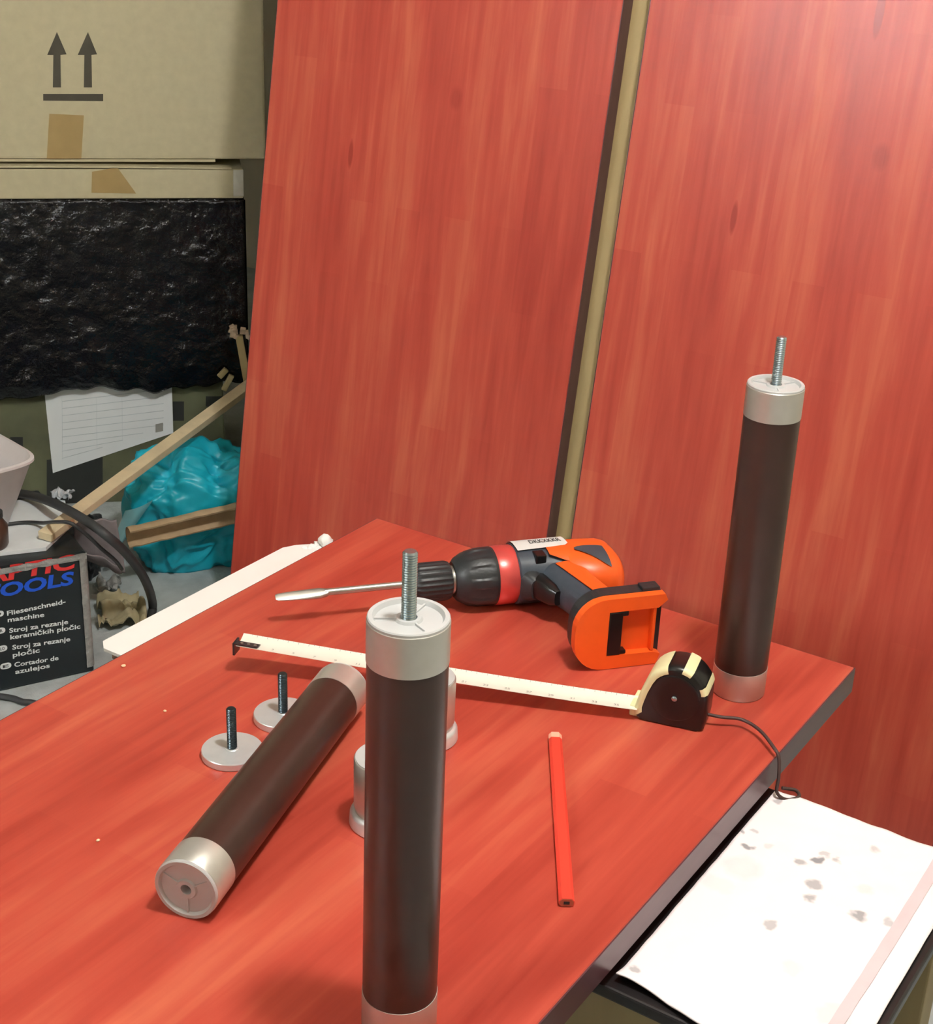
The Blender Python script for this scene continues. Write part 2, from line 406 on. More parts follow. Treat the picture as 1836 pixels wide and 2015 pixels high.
# lying leg
az = 1.85403
t = leg('table_leg', 'brown tubular table leg lying on its side on the red table', (.31686, -.65646, ZB+RL), 'dark brown metal table legs')
t.rotation_euler = (Vector((math.cos(az), math.sin(az), 0)).to_track_quat('Z', 'Y')).to_euler()
for ch in t.children:
    if ch.name.startswith('tube'): pass
p_ = plug(t, -.0006, -1, True)
plug(t, HL-.0005, 1)
link('threaded_stud', stud(B(), .0046, HL-.003, HL+.024), 'stud', t, True, 50)

# mounting discs with studs
def disc(label, x, y, rz):
    t = thing('mounting_disc', label, 'leg fitting', (x, y, ZB), rz, 'aluminium discs with bolts')
    link('disc', lathe(B(), [(0, 0), (.0255, 0), (.0262, .0008), (.0262, .0062), (.0256, .007), (.006, .0074), (.0055, .0078), (0, .0078)], 64), 'alu_bright', t, True, 35)
    link('threaded_stud', stud(B(), .0043, .007, .0465), 'stud_dark', t, True, 50)
p1 = at(457, 1474, ZB+.006); p2 = at(557, 1403, ZB+.006)
disc('round aluminium disc with upright dark bolt, nearer the lying leg\'s plugged end', p1.x, p1.y, 0)
disc('round aluminium disc with upright dark bolt, partly behind the lying leg', p2.x, p2.y, .4)
# short metal feet
def foot(label, x, y):
    t = thing('metal_foot', label, 'leg fitting', (x, y, ZB), 0, 'short aluminium feet behind the upright leg')
    link('flange', lathe(B(), [(0, 0), (.0272, 0), (.0282, .001), (.0276, .010), (.0262, .0125), (.0246, .0135), (0, .0135)], 56), 'alu_bright', t, True, 35)
    link('barrel', lathe(B(), [(0, .0132), (.0238, .0132), (.0236, .016), (.0246, .018), (.0248, .0595), (.0242, .0606), (0, .0606)], 56), 'alu', t, True, 35)
    link('top_disc', lathe(B(), [(0, .0604), (.0236, .0604), (.0236, .0614), (0, .0614)], 56), 'plug', t, True, 35)
pf = at(756, 1616, ZB); foot('short flanged aluminium foot half hidden behind the upright leg, off the tape blade', pf.x, pf.y)
pf = at(838, 1450, ZB); foot('short flanged aluminium foot half hidden behind the upright leg, against the tape blade', pf.x, pf.y)

# ------------------------------------------------------------------ tape measure
tc0 = Vector((.4500, -.2170, ZB)); ta = .235
t = thing('tape_measure', 'black and pale yellow tape measure standing with its steel blade pulled out', 'tape measure', tc0, ta)
# local: X along the case (blade leaves towards -X), Y away from the viewer, Z up; case 64 x 36 x 66 mm
prof = [(0.004, 0), (.060, 0), (.0635, .003), (.0645, .012), (.0645, .034)]
for i in range(0, 13):
    a = math.radians(5 + (150-5)*i/12); prof.append((.036+.0285*math.cos(a), .0345+.0305*math.sin(a)))
prof += [(.0055, .034), (.002, .020), (.000, .010), (.0005, .003)]
prof = [(x*1.0, z*.935) for x, z in prof]
def case(y0, y1, s=1.0, bev=.004):
    bm = B(); rings = []
    cx, cz = .033, .030
    for y, k in ((y0, .90), (y0+bev*.35, .955), (y0+bev, 1), (y1-bev, 1), (y1-bev*.35, .955), (y1, .90)):
        rings.append([(cx+(x-cx)*k*s, y, max(0, cz+(z-cz)*k*s) if z > .001 else (0 if k == 1 else .0012)) for x, z in prof])
    return loft(bm, rings)
cs = link('case', case(0, .036), 'black_gloss', t, True, 40)
mR = Matrix.Translation((.0355, -.0003, .030)) @ Matrix.Rotation(math.pi/2, 4, 'X')
link('boss', lathe(B(), [(0, -.002), (.022, -.002), (.0225, .0006), (.021, .0012), (.013, .0006), (0, .0004)], 48, mR), 'black_gloss', t, True, 40)
link('screw', lathe(B(), [(0, 0), (.0026, .0), (.0026, .0016), (.0018, .0024), (0, .0026)], 20, mR), 'stud', t, True, 40)
def band(i0, i1, m, name, w0=0.0, w1=.036, out=1.028, drop=0.0):
    """shell over the case outline between profile parameters, wrapping onto the near side by drop"""
    bm = B(); cx, cz = .033, .030; pr = []
    for k in range(9):
        q = i0+(i1-i0)*k/8; i = int(q); fr = q-i; a = Vector(prof[i % len(prof)]); b = Vector(prof[(i+1) % len(prof)]); pr.append(a.lerp(b, fr))
    rows = []
    for (y, k) in ((w0-.0006, out-.02-drop), (w0-.0010, out-.01-drop*.5), (w0+.0005, out-.05), (w0+.002, out-.012), (w0+.004, out), (w1-.004, out), (w1-.0005, out-.05)):
        rows.append([(cx+(p.x-cx)*k, y, cz+(p.y-cz)*k) for p in pr])
    g = [[bm.verts.new(p) for p in r] for r in rows]
    for a, b in zip(g, g[1:]):
        for i in range(8): bm.faces.new((a[i], a[i+1], b[i+1], b[i]))
    return link(name, bm, m, t, True, 60)
band(13.6, 20.9, 'bumper', 'bumper', drop=.22)
band(9.6, 11.2, 'bumper', 'grip_strip', drop=.16)
band(5.6, 6.9, 'bumper', 'grip_strip', drop=.16)
link('nose', box(B(), (-.005, .003, .001), (.004, .033, .012), .0015), 'bumper', t)
# blade: world-space path, written into the thing's local frame
inv = (Matrix.Translation(tc0) @ Matrix.Rotation(ta, 4, 'Z')).inverted()
bs = Vector((tc0.x+.002*math.cos(ta)-.018*math.sin(ta)*0.6, tc0.y+.008, ZB+.0105))
pe = at(472, 1262, ZB+.029)
bdir = (pe-bs); bl = Vector((bdir.x, bdir.y, 0)).length
perp = Vector((-bdir.y, bdir.x, 0)).normalized()          # sideways
if perp.y > 0: perp = -perp                                # towards the viewer
BW = .025
def bladept(u, w):
    c = bs.lerp(pe, u); c.z = ZB + .0105 + .0185*(u**1.3)
    return c + perp*(w*BW/2) + Vector((0, 0, .0022*(w*w)))
bm = B(); quadgrid(bm, 40, 6, lambda u, w: inv @ bladept(u, w*2-1)); solid(bm, .0004)
blade = link('blade', bm, 'blade', t, True, 60)
bm = B()
def onblade(u, w, up=.0006): return inv @ (bladept(u, w) + Vector((0, 0, up)))
N_ = int(bl*200)
for i in range(1, N_):                                    # 5 mm ticks, longer at 1 cm
    u = i*.005/bl; L_ = .42 if i % 2 == 0 else .22
    for w0, w1 in ((-1+.02, -1+L_*.6), ):
        a, b, c, d = onblade(u-.0005, w0), onblade(u+.0005, w0), onblade(u+.0005, w1), onblade(u-.0005, w1)
        bm.faces.new([bm.verts.new(p) for p in (a, b, c, d)])
link('scale_ticks', bm, 'print_grey', blade)
bm = B()
for cmn in range(2, int(bl*100), 2):
    u = cmn*.01/bl; me = text_mesh(str(int(bl*100)-cmn), 1)
    n0 = len(bm.verts); bm.from_mesh(me); bm.verts.ensure_lookup_table()
    for v in bm.verts[n0:]:
        x, y = v.co.x, v.co.y
        v.co = onblade(u-(x-.3)*.0055/bl*1.0, .72-y*.5)
    bpy.data.meshes.remove(me)
link('scale_numbers', bm, 'print_grey', blade)
hk = B()
for (u0, u1, w0, w1, z0, z1) in ((.945, 1.004, .15, .98, .0008, .0016),):
    ps = [onblade(u, w, z) for z in (z0, z1) for (u, w) in ((u0, w0), (u1, w0), (u1, w1), (u0, w1))]
    v = [hk.verts.new(p) for p in ps]
    for f in ((0, 1, 2, 3), (4, 7, 6, 5), (0, 4, 5, 1), (1, 5, 6, 2), (2, 6, 7, 3), (3, 7, 4, 0)): hk.faces.new([v[i] for i in f])
ps = [onblade(u, w, z) for z in (.0016, -.011) for (u, w) in ((1.004, -.3), (1.009, -.3), (1.009, .98), (1.004, .98))]
v = [hk.verts.new(p) for p in ps]
for f in ((0, 1, 2, 3), (4, 7, 6, 5), (0, 4, 5, 1), (1, 5, 6, 2), (2, 6, 7, 3), (3, 7, 4, 0)): hk.faces.new([v[i] for i in f])
h = link('end_hook', hk, 'stud_dark', blade)
for uu in (.955, .972, .989):
    c = onblade(uu, .55, .0016); link('rivet', lathe(B(), [(0, 0), (.0017, 0), (.0014, .0008), (0, .001)], 12, Matrix.Translation(c)), 'bit', h, True, 50)
# wrist cord
cp = [at(1384, 1404, ZB+.012), at(1420, 1411, ZB+.010), at(1460, 1416, ZB+.009), at(1495, 1437, ZB+.009), at(1522, 1470, ZB+.008)]
ed = Vector((WB+.0035, at(1535, 1490, ZB+.003).y, ZB+.002))
cp += [ed, ed+Vector((.003, -.002, -.018)), ed+Vector((.004, -.004, -.032)), ed+Vector((.012, .0, -.0385)), ed+Vector((.020, .008, -.0368)), ed+Vector((.014, .016, -.0368)), ed+Vector((.004, .008, -.034))]
bm = B(); tube(bm, [inv @ p for p in catmull(cp, 8)], .0016, 8); link('wrist_cord', bm, 'cord', t, True, 60)

# ------------------------------------------------------------------ cordless drill lying on its side
DF = Vector((.1649, -.1717, ZB)); daz = math.atan2(.171, .143)
t = thing('cordless_drill', 'orange and black cordless drill without battery lying on its side, screwdriver bit fitted', 'drill', DF, daz)
AZ = .0315                                            # axis height; X = towards the rear, -Y = handle
mX = Matrix.Translation((0, 0, AZ)) @ Matrix.Rotation(math.pi/2, 4, 'Y')       # lathe z -> +X
fl = lambda n, d: (lambda i, z: 1 - d*(.5-.5*math.cos(2*math.pi*n*i/96)))
link('chuck_sleeve', lathe(B(), [(0, 0), (.008, 0), (.014, .004), (.0195, .008), (.0205, .012), (.0205, .040), (.019, .044), (.014, .046), (0, .046)], 96, mX, fl(24, .05)), 'black_rubber', t, True, 40)
link('chuck_ring', lathe(B(), [(0, .044), (.013, .044), (.0145, .046), (.0145, .051), (0, .051)], 48, mX), 'bit', t, True, 40)
def facet(i, z): return 1 - (.045 if (i % 12) in (0, 1, 2, 3, 4, 5, 6) and .060 < z < .086 else .0)
link('clutch_collar', lathe(B(), [(0, .048), (.018, .048), (.0225, .0515), (.0270, .0595), (.0285, .062), (.0305, .072), (.0308, .083), (.0308, .0875), (.030, .0905), (0, .0905)], 96, mX, facet), 'black_rubber', t, True, 30)
link('torque_ring', lathe(B(), [(0, .090), (.0298, .090), (.0308, .092), (.0308, .110), (.0298, .112), (0, .112)], 64, mX), 'red_metal', t, True, 40)
def sec(x, a, b, n=2.6, cz=AZ, cy=0): return [(x, cy+y, cz+z) for y, z in selli(a, b, n, 40)]
link('gear_housing', loft(B(), [sec(.1115, .0285, .0285), sec(.113, .0302, .0300), sec(.145, .0310, .0298, cy=-.001), sec(.166, .0340, .0296, cy=-.004)]), 'grey_rubber', t, True, 40)
MA, MB_, MC = .0425, .0302, -.0125
rear = link('motor_housing', loft(B(), [sec(.163, .0370, .0298, cy=-.007), sec(.168, .0400, .0302, cy=-.010), sec(.186, MA, MB_, cy=MC), sec(.206, .0415, .0296, cy=MC-.001), sec(.2135, .0385, .0272, cy=MC-.001), sec(.2185, .033, .022, cy=MC-.001), sec(.2205, .020, .011, cy=MC-.001)]), 'orange', t, True, 40)
def zs(y, a=.0306, b=.0302, n=2.6, c=0.0):
    k = max(0, 1-abs((y-c)/a)**n); return AZ + b*k**(1/n)
def patch(name, xs, ya, yb_, m, off=.0007, parent=t, a=.0312, b=.0302, c=0.0, ny=8):
    bm = B(); n = len(xs)-1
    quadgrid(bm, n, ny, lambda u, w: (xs[int(round(u*n))], ya[int(round(u*n))]*(1-w)+yb_[int(round(u*n))]*w,
                                        zs((ya[int(round(u*n))]*(1-w)+yb_[int(round(u*n))]*w)*.985, a, b, 2.6, c)+off))
    return link(name, bm, m, parent, True, 60)
# silver label on the upper side of the housing with worn lettering
lab = patch('maker_label', [.1135, .125, .140, .155, .166, .170], [-.0105, -.0100, -.0095, -.0085, -.0075, -.004], [.0295, .0295, .0295, .0295, .0290, .026], 'silver_label', .0014, c=-.001, a=.0330, ny=14)
bm = B(); me = text_mesh('DKKXKKR', 1, .01)
xs_ = [v.co.x for v in me.vertices]; bm.from_mesh(me)
for v in bm.verts:
    x = .131 + (v.co.x-min(xs_))/(max(xs_)-min(xs_))*.034; y = .0015 + v.co.y*.0130
    v.co = Vector((x, y, zs(y*.985, .0330, .0302, 2.6, -.001)+.0019))
bpy.data.meshes.remove(me); link('label_lettering', bm, 'print_black', lab)
patch('fork_trim', [.1440, .150, .158, .168], [-.0225, -.0260, -.0300, -.0330], [-.0100, -.0092, -.0085, -.008], 'orange', .0014, c=-.004, a=.0350)
patch('rubber_inlay', [.172, .176, .183, .190, .197, .2025], [-.0205, -.0235, -.0310, -.0385, -.0455, -.0490], [-.0165, -.0140, -.0130, -.0135, -.0150, -.0180], 'grey_rubber', .0013, c=MC, a=MA, ny=12)
link('selector_button', box(B(), (.1285, -.0255, AZ+.018), (.1400, -.0110, AZ+.0300), .0012), 'black_gloss', t)
# handle
def hsec(c, hx, hz, tilt):
    out = []
    for a, b in selli(hx, hz, 2.6, 32):
        out.append((c[0]+a*math.cos(tilt), c[1]+a*math.sin(tilt), c[2]+b))
    return out
HS = [((.156, -.014, AZ), .026, .0225, .1), ((.159, -.034, AZ+.0005), .0245, .0215, .12), ((.163, -.060, AZ+.001), .0215, .0200, .12), ((.168, -.090, AZ+.002), .0205, .0192, .12), ((.1715, -.120, AZ+.0035), .0220, .0200, .08), ((.173, -.140, AZ+.005), .027, .0235, .04)]
hd = link('handle', loft(B(), [hsec(*h) for h in HS]), 'grey_rubber', t, True, 45)
bm = B()
def hstr(u, w):
    q = .8+u*3.6; i = min(4, int(q)); fr = q-i; A_, B_ = HS[i], HS[i+1]
    c = [A_[0][k]*(1-fr)+B_[0][k]*fr for k in range(3)]; hz = A_[2]*(1-fr)+B_[2]*fr; hx = A_[1]*(1-fr)+B_[1]*fr
    off = (.10+.18*u) + (w*2-1)*(.52-.04*math.sin(u*math.pi)+.10*max(0, u-.8)/.2)
    off = max(-.93, min(.93, off)); return Vector((c[0]+off*hx, c[1]+off*hx*.1, c[2]+hz*(1-abs(off)**2.6)**(1/2.6)+.0009))
quadgrid(bm, 20, 12, hstr); solid(bm, -.001); link('handle_stripe', bm, 'orange', hd, True, 50)
trg = loft(B(), [hsec((.130, -.026, AZ), .010, .013, 0), hsec((.132, -.038, AZ), .0105, .0130, 0), hsec((.137, -.056, AZ), .008, .0115, .1), hsec((.140, -.064, AZ), .004, .008, .1)])
link('trigger', trg, 'black_gloss', t, True, 45)
link('trigger_guard', loft(B(), [hsec((.122, -.018, AZ-.001), .014, .018, 0), hsec((.124, -.031, AZ-.001), .012, .016, 0), hsec((.126, -.039, AZ-.001), .006, .011, 0)]), 'black_rubber', t, True, 45)
# foot of the handle: dark shell, orange face plate with the battery opening (open towards the rear)
mY = Matrix.Rotation(math.pi/2, 4, 'X')              # prism (x, y, z) -> (x, -z, y)
def footline(x0, x1, z0, z1, rl, rr_):
    o = []
    for cx, cy, a0, r in ((x1-rr_, z1-rr_, 0, rr_), (x0+rl, z1-rl, 90, rl), (x0+rl, z0+rl, 180, rl), (x1-rr_, z0+rr_, 270, rr_)):
        for i in range(9):
            a = math.radians(a0+90*i/8); o.append((cx+r*math.cos(a), cy+r*math.sin(a)))
    return o
out = footline(.1225, .2150, .0006, .0755, .031, .006)
dk = B(); prism(dk, footline(.1240, .2130, .0016, .0760, .031, .004), .134, .1495); bmesh.ops.transform(dk, matrix=mY, verts=dk.verts)
fs = link('battery_shell', dk, 'black_rubber', t)
o1 = out[9:27]                                        # left arc part of the outline
cshape = [(.2150, .0755), (.2210, .0735), (.2050, .0615), (.1560, .0615), (.1560, .0150), (.2050, .0140), (.2120, .0006)][::1]
cc = [(.2120, .0755)] + o1 + [(.2080, .0006), (.2120, .0110), (.2050, .0140), (.1560, .0150), (.1560, .0615), (.2060, .0615), (.2150, .0690)]
fp = B(); prism(fp, cc, .1490, .1585); bmesh.ops.transform(fp, matrix=mY, verts=fp.verts)
bmesh.ops.triangulate(fp, faces=[f for f in fp.faces if len(f.verts) > 4])
link('face_plate', fp, 'orange', t)
rc = B(); prism(rc, [(.1562, .0142), (.2060, .0142), (.2060, .0613), (.1562, .0613)], .1492, .1498); bmesh.ops.transform(rc, matrix=mY, verts=rc.verts)
link('battery_recess', rc, 'orange', t)
link('contact_block', box(B(), (.1561, -.1590, .0152), (.1700, -.1497, .0612), .001), 'black_gloss', t)
link('contact_block', box(B(), (.1700, -.1582, .0560), (.1760, -.1497, .0612), .001), 'black_gloss', t)
link('contact_block', box(B(), (.1700, -.1582, .0152), (.1760, -.1497, .0190), .001), 'black_gloss', t)
link('latch_wall', box(B(), (.2020, -.1570, .0150), (.2050, -.1497, .0610), .0005), 'orange', t)
link('shell_clip', box(B(), (.192, -.1492, .074), (.210, -.136, .0790), .001), 'black_rubber', t)
# bit
link('bit_shank', lathe(B(), [(0, -.085), (.0034, -.085), (.0036, -.080), (.0036, .0), (0, .0)], 24, mX), 'bit', t, True, 40)
bm = B(); rr = []
for x, hy, hz in ((-.082, .0036, .0036), (-.090, .0058, .0026), (-.105, .0056, .0018), (-.122, .0050, .0012), (-.132, .0042, .0008), (-.1345, .003, .0005)):
    tw = .55; pts = []
    for a, b in selli(hy, hz, 3, 16): pts.append((x, a*math.cos(tw)-b*math.sin(tw), AZ-.0005+a*math.sin(tw)+b*math.cos(tw)))
    rr.append(pts)
link('bit_tip', loft(bm, rr), 'bit', t, True, 40)

# ------------------------------------------------------------------ carpenter pencil and wood crumbs
pa = at(1115, 1776, ZB+.004); pb = at(1092, 1446, ZB+.004); dv = pb-pa; L_ = dv.length
t = thing('carpenter_pencil', 'flat red carpenter pencil lying on the table', 'pencil', (pa.x, pa.y, ZB), math.atan2(dv.y, dv.x))
oc = [(-.0058, .0026), (-.0058, .0052), (-.0036, .0076), (.0036, .0076), (.0058, .0052), (.0058, .0026), (.0036, .0002), (-.0036, .0002)]
def psec(x, k=1): return [(x, y*k, .0039+(z-.0039)*k) for y, z in oc]
link('barrel', loft(B(), [psec(0), psec(L_-.009)]), 'pencil', t)
link('dipped_end', loft(B(), [psec(L_-.009, 1.005), psec(L_-.002, 1.0), psec(L_, .86)]), 'pencil_tip', t)
link('end_grain', loft(B(), [psec(-.0005, .9), psec(.0004, .9)]), 'pencil_wood', t)
link('lead', box(B(), (-.0009, -.0022, .0028), (.001, .0022, .0052)), 'hole', t)
for (u, v, s, lb) in ((243, 1312, .0022, 'tiny pale wood crumb at the board edge beside the white strip'), (325, 1400, .0016, 'tiny pale wood crumb on bare red board beside the bolt discs'), (193, 1655, .0016, 'tiny pale wood crumb on the bare red board beside the plugged leg end')):
    p = at(u, v, ZB); bm = B(); bmesh.ops.create_icosphere(bm, subdivisions=2, radius=s)
    for q in bm.verts: q.co *= 1+.5*nz(q.co+Vector((u, v, 0)), 300); q.co.z = max(q.co.z*.6, -s*.4)+s*.4
    o = tag(link('wood_crumb', bm, 'chip', None, True, 40), lb, 'crumb', 'wood crumbs on the red board'); o.location = (p.x, p.y, ZB)

# ------------------------------------------------------------------ support under the board: white sheet, black stool, stained cloth
ZS = ZB-.040
bm = B(); rag = []
xn, xf = .30, .30
near = [(-.060, -.376), (-.0715, -.366)]
far = []
for i in range(13):
    a = i/12; far.append((-.0715+.09*a, -.085+.055*min(1, a*2.2)+.006*math.sin(i*2.1)*(1 if i % 2 else -.6)))
poly = [(.30, -.376)] + near + far + [(.30, -.03)]
prism(bm, poly[::-1], ZB-TH-.0035, ZB-TH)
t = thing('white_board', 'white-coated board strip sticking out under the edge of the red board', 'board', (0, 0, 0))
link('coating', bm, 'white_board', t)
bm = B(); prism(bm, [(x+(.006 if x < 0 else 0), y+(.005 if y < -.3 else -.004)) for x, y in poly[::-1]], ZS, ZB-TH-.0035); link('chipboard_core', bm, 'core', t)
rg = B()
for i in range(7):
    p = at(600+i*8, 1077-i*2.2+random.uniform(-3, 3), ZB-TH+.002)
    bmesh.ops.create_icosphere(rg, subdivisions=1, radius=random.uniform(.003, .0055), matrix=Matrix.Translation((p.x, p.y, ZB-TH)) @ Matrix.Rotation(i*1.3, 4, 'X'))
p = at(640, 1064, ZB-TH+.006); bmesh.ops.create_icosphere(rg, subdivisions=2, radius=.0085, matrix=Matrix.Translation(p))
for q in rg.verts: q.co += Vector((nz(q.co, 200), nz(q.co+Vector((3, 1, 2)), 200), nz(q.co+Vector((7, 5, 2)), 200)))*.003
link('torn_end', rg, 'white_board', t, True, 50)

t = thing('work_stool', 'low stool with black top and beige wooden frame carrying the red board', 'stool', (0, 0, 0))
link('seat_top', box(B(), (.05, -.501, ZS-.011), (.7635, -.187, ZS), .002), 'black_top', t)
for x in (.085, .732):
    for y in (-.470, -.222):
        link('leg', box(B(), (x-.019, y-.019, 0), (x+.019, y+.019, ZS-.011), .002), 'stool_wood', t)
for y in (-.480, -.215): link('rail', box(B(), (.104, y-.009, ZS-.075), (.713, y+.009, ZS-.011), .001), 'stool_wood', t)
for x in (.085, .732): link('rail', box(B(), (x-.009, -.451, ZS-.075), (x+.009, -.241, ZS-.011), .001), 'stool_wood', t)
for y in (-.470, -.222): link('stretcher', box(B(), (.104, y-.009, .11), (.713, y+.009, .15), .001), 'stool_wood', t)

# stained cloth
def cloth_mat():
    m = mat('stained_white_cloth', (246, 238, 242), .85, var=.015, scale=6); nt = m.node_tree; N = nt.nodes.new; L = nt.links.new
    b = nt.nodes['Principled BSDF']; base = b.inputs['Base Color'].links[0].from_socket
    tc = N('ShaderNodeTexCoord'); ns = N('ShaderNodeTexNoise'); ns.inputs['Scale'].default_value = 90; L(tc.outputs['Object'], ns.inputs['Vector'])
    sub = N('ShaderNodeVectorMath'); sub.operation = 'SUBTRACT'; sub.inputs[1].default_value = (.5, .5, .5); L(ns.outputs['Color'], sub.inputs[0])
    sc = N('ShaderNodeVectorMath'); sc.operation = 'SCALE'; sc.inputs['Scale'].default_value = .012; L(sub.outputs[0], sc.inputs[0])
    ad = N('ShaderNodeVectorMath'); L(tc.outputs['Object'], ad.inputs[0]); L(sc.outputs[0], ad.inputs[1])
    spots = [(1530, 1578, 8, .5), (1459, 1638, 5, .55), (1486, 1640, 5, .4), (1470, 1670, 8, .75), (1508, 1669, 8, .2), (1574, 1701, 9, .6), (1611, 1697, 8, .8), (1624, 1686, 7, .4), (1645, 1696, 7, .55), (1600, 1744, 11, .6), (1592, 1773, 9, .6),
             (1722, 1677, 9, .4), (1690, 1807, 11, .7), (1750, 1818, 8, .45), (1516, 1823, 9, .5), (1700, 1755, 12, .15), (1460, 1710, 26, .12), (1250, 1915, 8, .5), (1560, 1910, 14, .12), (1640, 2000, 20, .15), (1410, 1745, 20, .10)]
    cur = None
    for (u, v, r, a) in spots:
        p = at(u, v, ZS+.0025); ds = N('ShaderNodeVectorMath'); ds.operation = 'DISTANCE'; ds.inputs[1].default_value = p; L(ad.outputs[0], ds.inputs[0])
        k = N('ShaderNodeMapRange'); k.inputs[1].default_value = r*.00045; k.inputs[2].default_value = r*.00075; k.inputs[3].default_value = a; k.inputs[4].default_value = 0
        L(ds.outputs['Value'], k.inputs[0])
        if cur is None: cur = k.outputs[0]
        else:
            q = N('ShaderNodeMath'); q.operation = 'MAXIMUM'; L(cur, q.inputs[0]); L(k.outputs[0], q.inputs[1]); cur = q.outputs[0]
    mx = N('ShaderNodeMix'); mx.data_type = 'RGBA'; L(cur, mx.inputs['Factor']); L(base, mx.inputs['A']); mx.inputs['B'].default_value = lin((110, 112, 120))
    L(mx.outputs['Result'], b.inputs['Base Color']); return m
def clothpt(u, w):
    x = .583 + (.757-.583)*u; yn = -.492-.006*math.sin(u*3.1)+.004*math.sin(u*9)-.006*u; y = yn + (-.1935-yn)*w
    z = ZS + .0022 + .0012*(1+nz((x, y, 1), 22)) + .0012*(1+nz((x, y, 3), 55)) + (.004*(1-w/.06)**2*(.5+.5*math.sin(u*14+1)) if w < .06 else 0)
    return Vector((x, y, z))
t = thing('work_cloth', 'stained white cloth spread over the black stool top beside the red board', 'cloth', (0, 0, 0))
bm = B(); quadgrid(bm, 60, 90, clothpt); solid(bm, .0012); cl = link('cloth', bm, cloth_mat(), t, True)
M['pink_band'] = mat('pinkish_band', (216, 198, 204), .85, var=.03)  # greyish-pink band laid along the outer side of the cloth
bm = B(); quadgrid(bm, 3, 60, lambda u, w: clothpt(.835+.055*u+.012*math.sin(w*2.5), w*.99+.005) + Vector((0, 0, .0012 + .0004*math.sin(u*math.pi)))); link('pink_band', bm, 'pink_band', t, True)

# ------------------------------------------------------------------ stacked boxes behind
SAZ = .77; P0 = at(300, 985, 0.0); P0.z = 0
SH = Vector((math.cos(SAZ), math.sin(SAZ), 0)); SN = Vector((math.sin(SAZ), -math.cos(SAZ), 0))
def sv(u, v, d=0.0):
    p = onplane(u, v, P0+SN*d, SN); return ((p-P0).dot(SH), p.z)
def sth(name, label, cat, z, d=0.0):
    p = P0+SN*d; return thing(name, label, cat, (p.x, p.y, z), SAZ)
zA = sv(300, 745)[1]; zF = sv(250, 383)[1]; zG = sv(250, 330)[1]; zC = sv(250, 314)[1]
sL = sv(0, 500)[0]-.25
# olive carton with delivery paper
t = sth('olive_carton', 'olive brown carton under the black foil package with a white paper on it', 'carton', 0)
xo = sv(440, 800)[0]
link('carton_body', box(B(), (sL, 0, 0), (xo, .42, zA-.002), .003), 'olive', t)
def face(poly, d, name, m, parent, d0=0.0, z0=0.0):
    """flat print/paper on a stack face; poly in pixels"""
    bm = B(); q = [sv(u, v, d0+d) for u, v in poly]
    bm.faces.new([bm.verts.new((s, -d, z-z0)) for s, z in q])
    ext = bmesh.ops.extrude_face_region(bm, geom=bm.faces[:])
    for g in ext['geom']:
        if isinstance(g, bmesh.types.BMVert): g.co.y += .0004
    return link(name, bm, m, parent)
M['olive_dark'] = mat('dark_carton_print', (26, 28, 26), .7)
face([(92, 905), (202, 895), (202, 990), (92, 990)], .0006, 'dark_print', 'olive_dark', t)
face([(340, 790), (362, 790), (362, 828), (340, 828)], .0006, 'dark_print', 'olive_dark', t)
face([(405, 780), (440, 780), (440, 800), (405, 800)], .0006, 'dark_print', 'olive_dark', t)
face([(20, 860), (45, 860), (45, 885), (20, 885)], .0006, 'dark_print', 'olive_dark', t)
# delivery paper on the carton
t2 = sth('delivery_paper', 'white printed paper sheet stuck on the olive carton', 'paper', 0)
pp = face([(86, 757), (338, 751), (341, 852), (104, 931)], .0026, 'sheet', 'paper', t2)
bm = B()
def line(bm, u0, v0, u1, v1, th, d=.0032):
    a = sv(u0, v0, d); b = sv(u1, v1, d); dz = th*.0008
    bm.faces.new([bm.verts.new((s, -d, z)) for s, z in ((a[0], a[1]-dz), (b[0], b[1]-dz), (b[0], b[1]+dz), (a[0], a[1]+dz))])
for k in range(9):
    y = 790+k*14; line(bm, 122, y, 122+ (200 if k < 6 else 160-(k-6)*40), y-(24 if k < 6 else 22), .8)
for u in (122, 190, 240): line(bm, u, 785, u+1, 905-(u-122)*.32, 6)
link('printed_lines', bm, 'print_pale', t2)
face([(306, 835), (321, 832), (321, 848), (306, 851)], .0034, 'printed_square', 'print_grey', t2)
# black foil package
d1 = .03
t = sth('foil_package', 'flat package wrapped in glossy crumpled black foil on the olive carton', 'package', 0, d1)
xp = sv(484, 550, d1)[0]; z0p = zA; z1p = zF
def crumple(p, amt=1):
    p = Vector(p); q = p+Vector((1.7, 3.1, .4))
    return amt*(.007*noise.turbulence(q*8, 3, True)+.0025*noise.noise(q*45))
bm = B()
def drape(s): return sv(max(-60, min(480, 240+ (s-sv(240, 745, d1)[0])*1250)), 760, d1)
def fpt(u, w):
    s = sL + (xp-sL)*u
    bot = z0p - .004 - .014*(.5+.5*math.sin(s*21+1.2)) - .010*nz((s, 0, 0), 30) - .012*math.exp(-((s-sv(60, 700, d1)[0])/.10)**2)
    z = bot + (z1p-.004-bot)*w
    y = -crumple((s, 0, z)) * (1 if 0 < u < 1 else .3) + (.010*(1-w*8)**2 if w < .125 else 0)
    return Vector((s, y, z))
g = quadgrid(bm, 150, 80, fpt); solid(bm, .0015)
link('foil_front', bm, 'foil', t, True)
bm = B(); box(bm, (sL, .012, zA+.001), (xp-.006, .40, zF-.003), .006); link('wrapped_core', bm, 'foil', t)
bm = B(); quadgrid(bm, 40, 60, lambda u, w: Vector((xp+.002-crumple((u, 5, w), .8)*(0 if u == 0 else 1)-.002*u, .39*u, zA+(zF-.004-zA)*w))); link('foil_side', bm, 'foil', t, True)
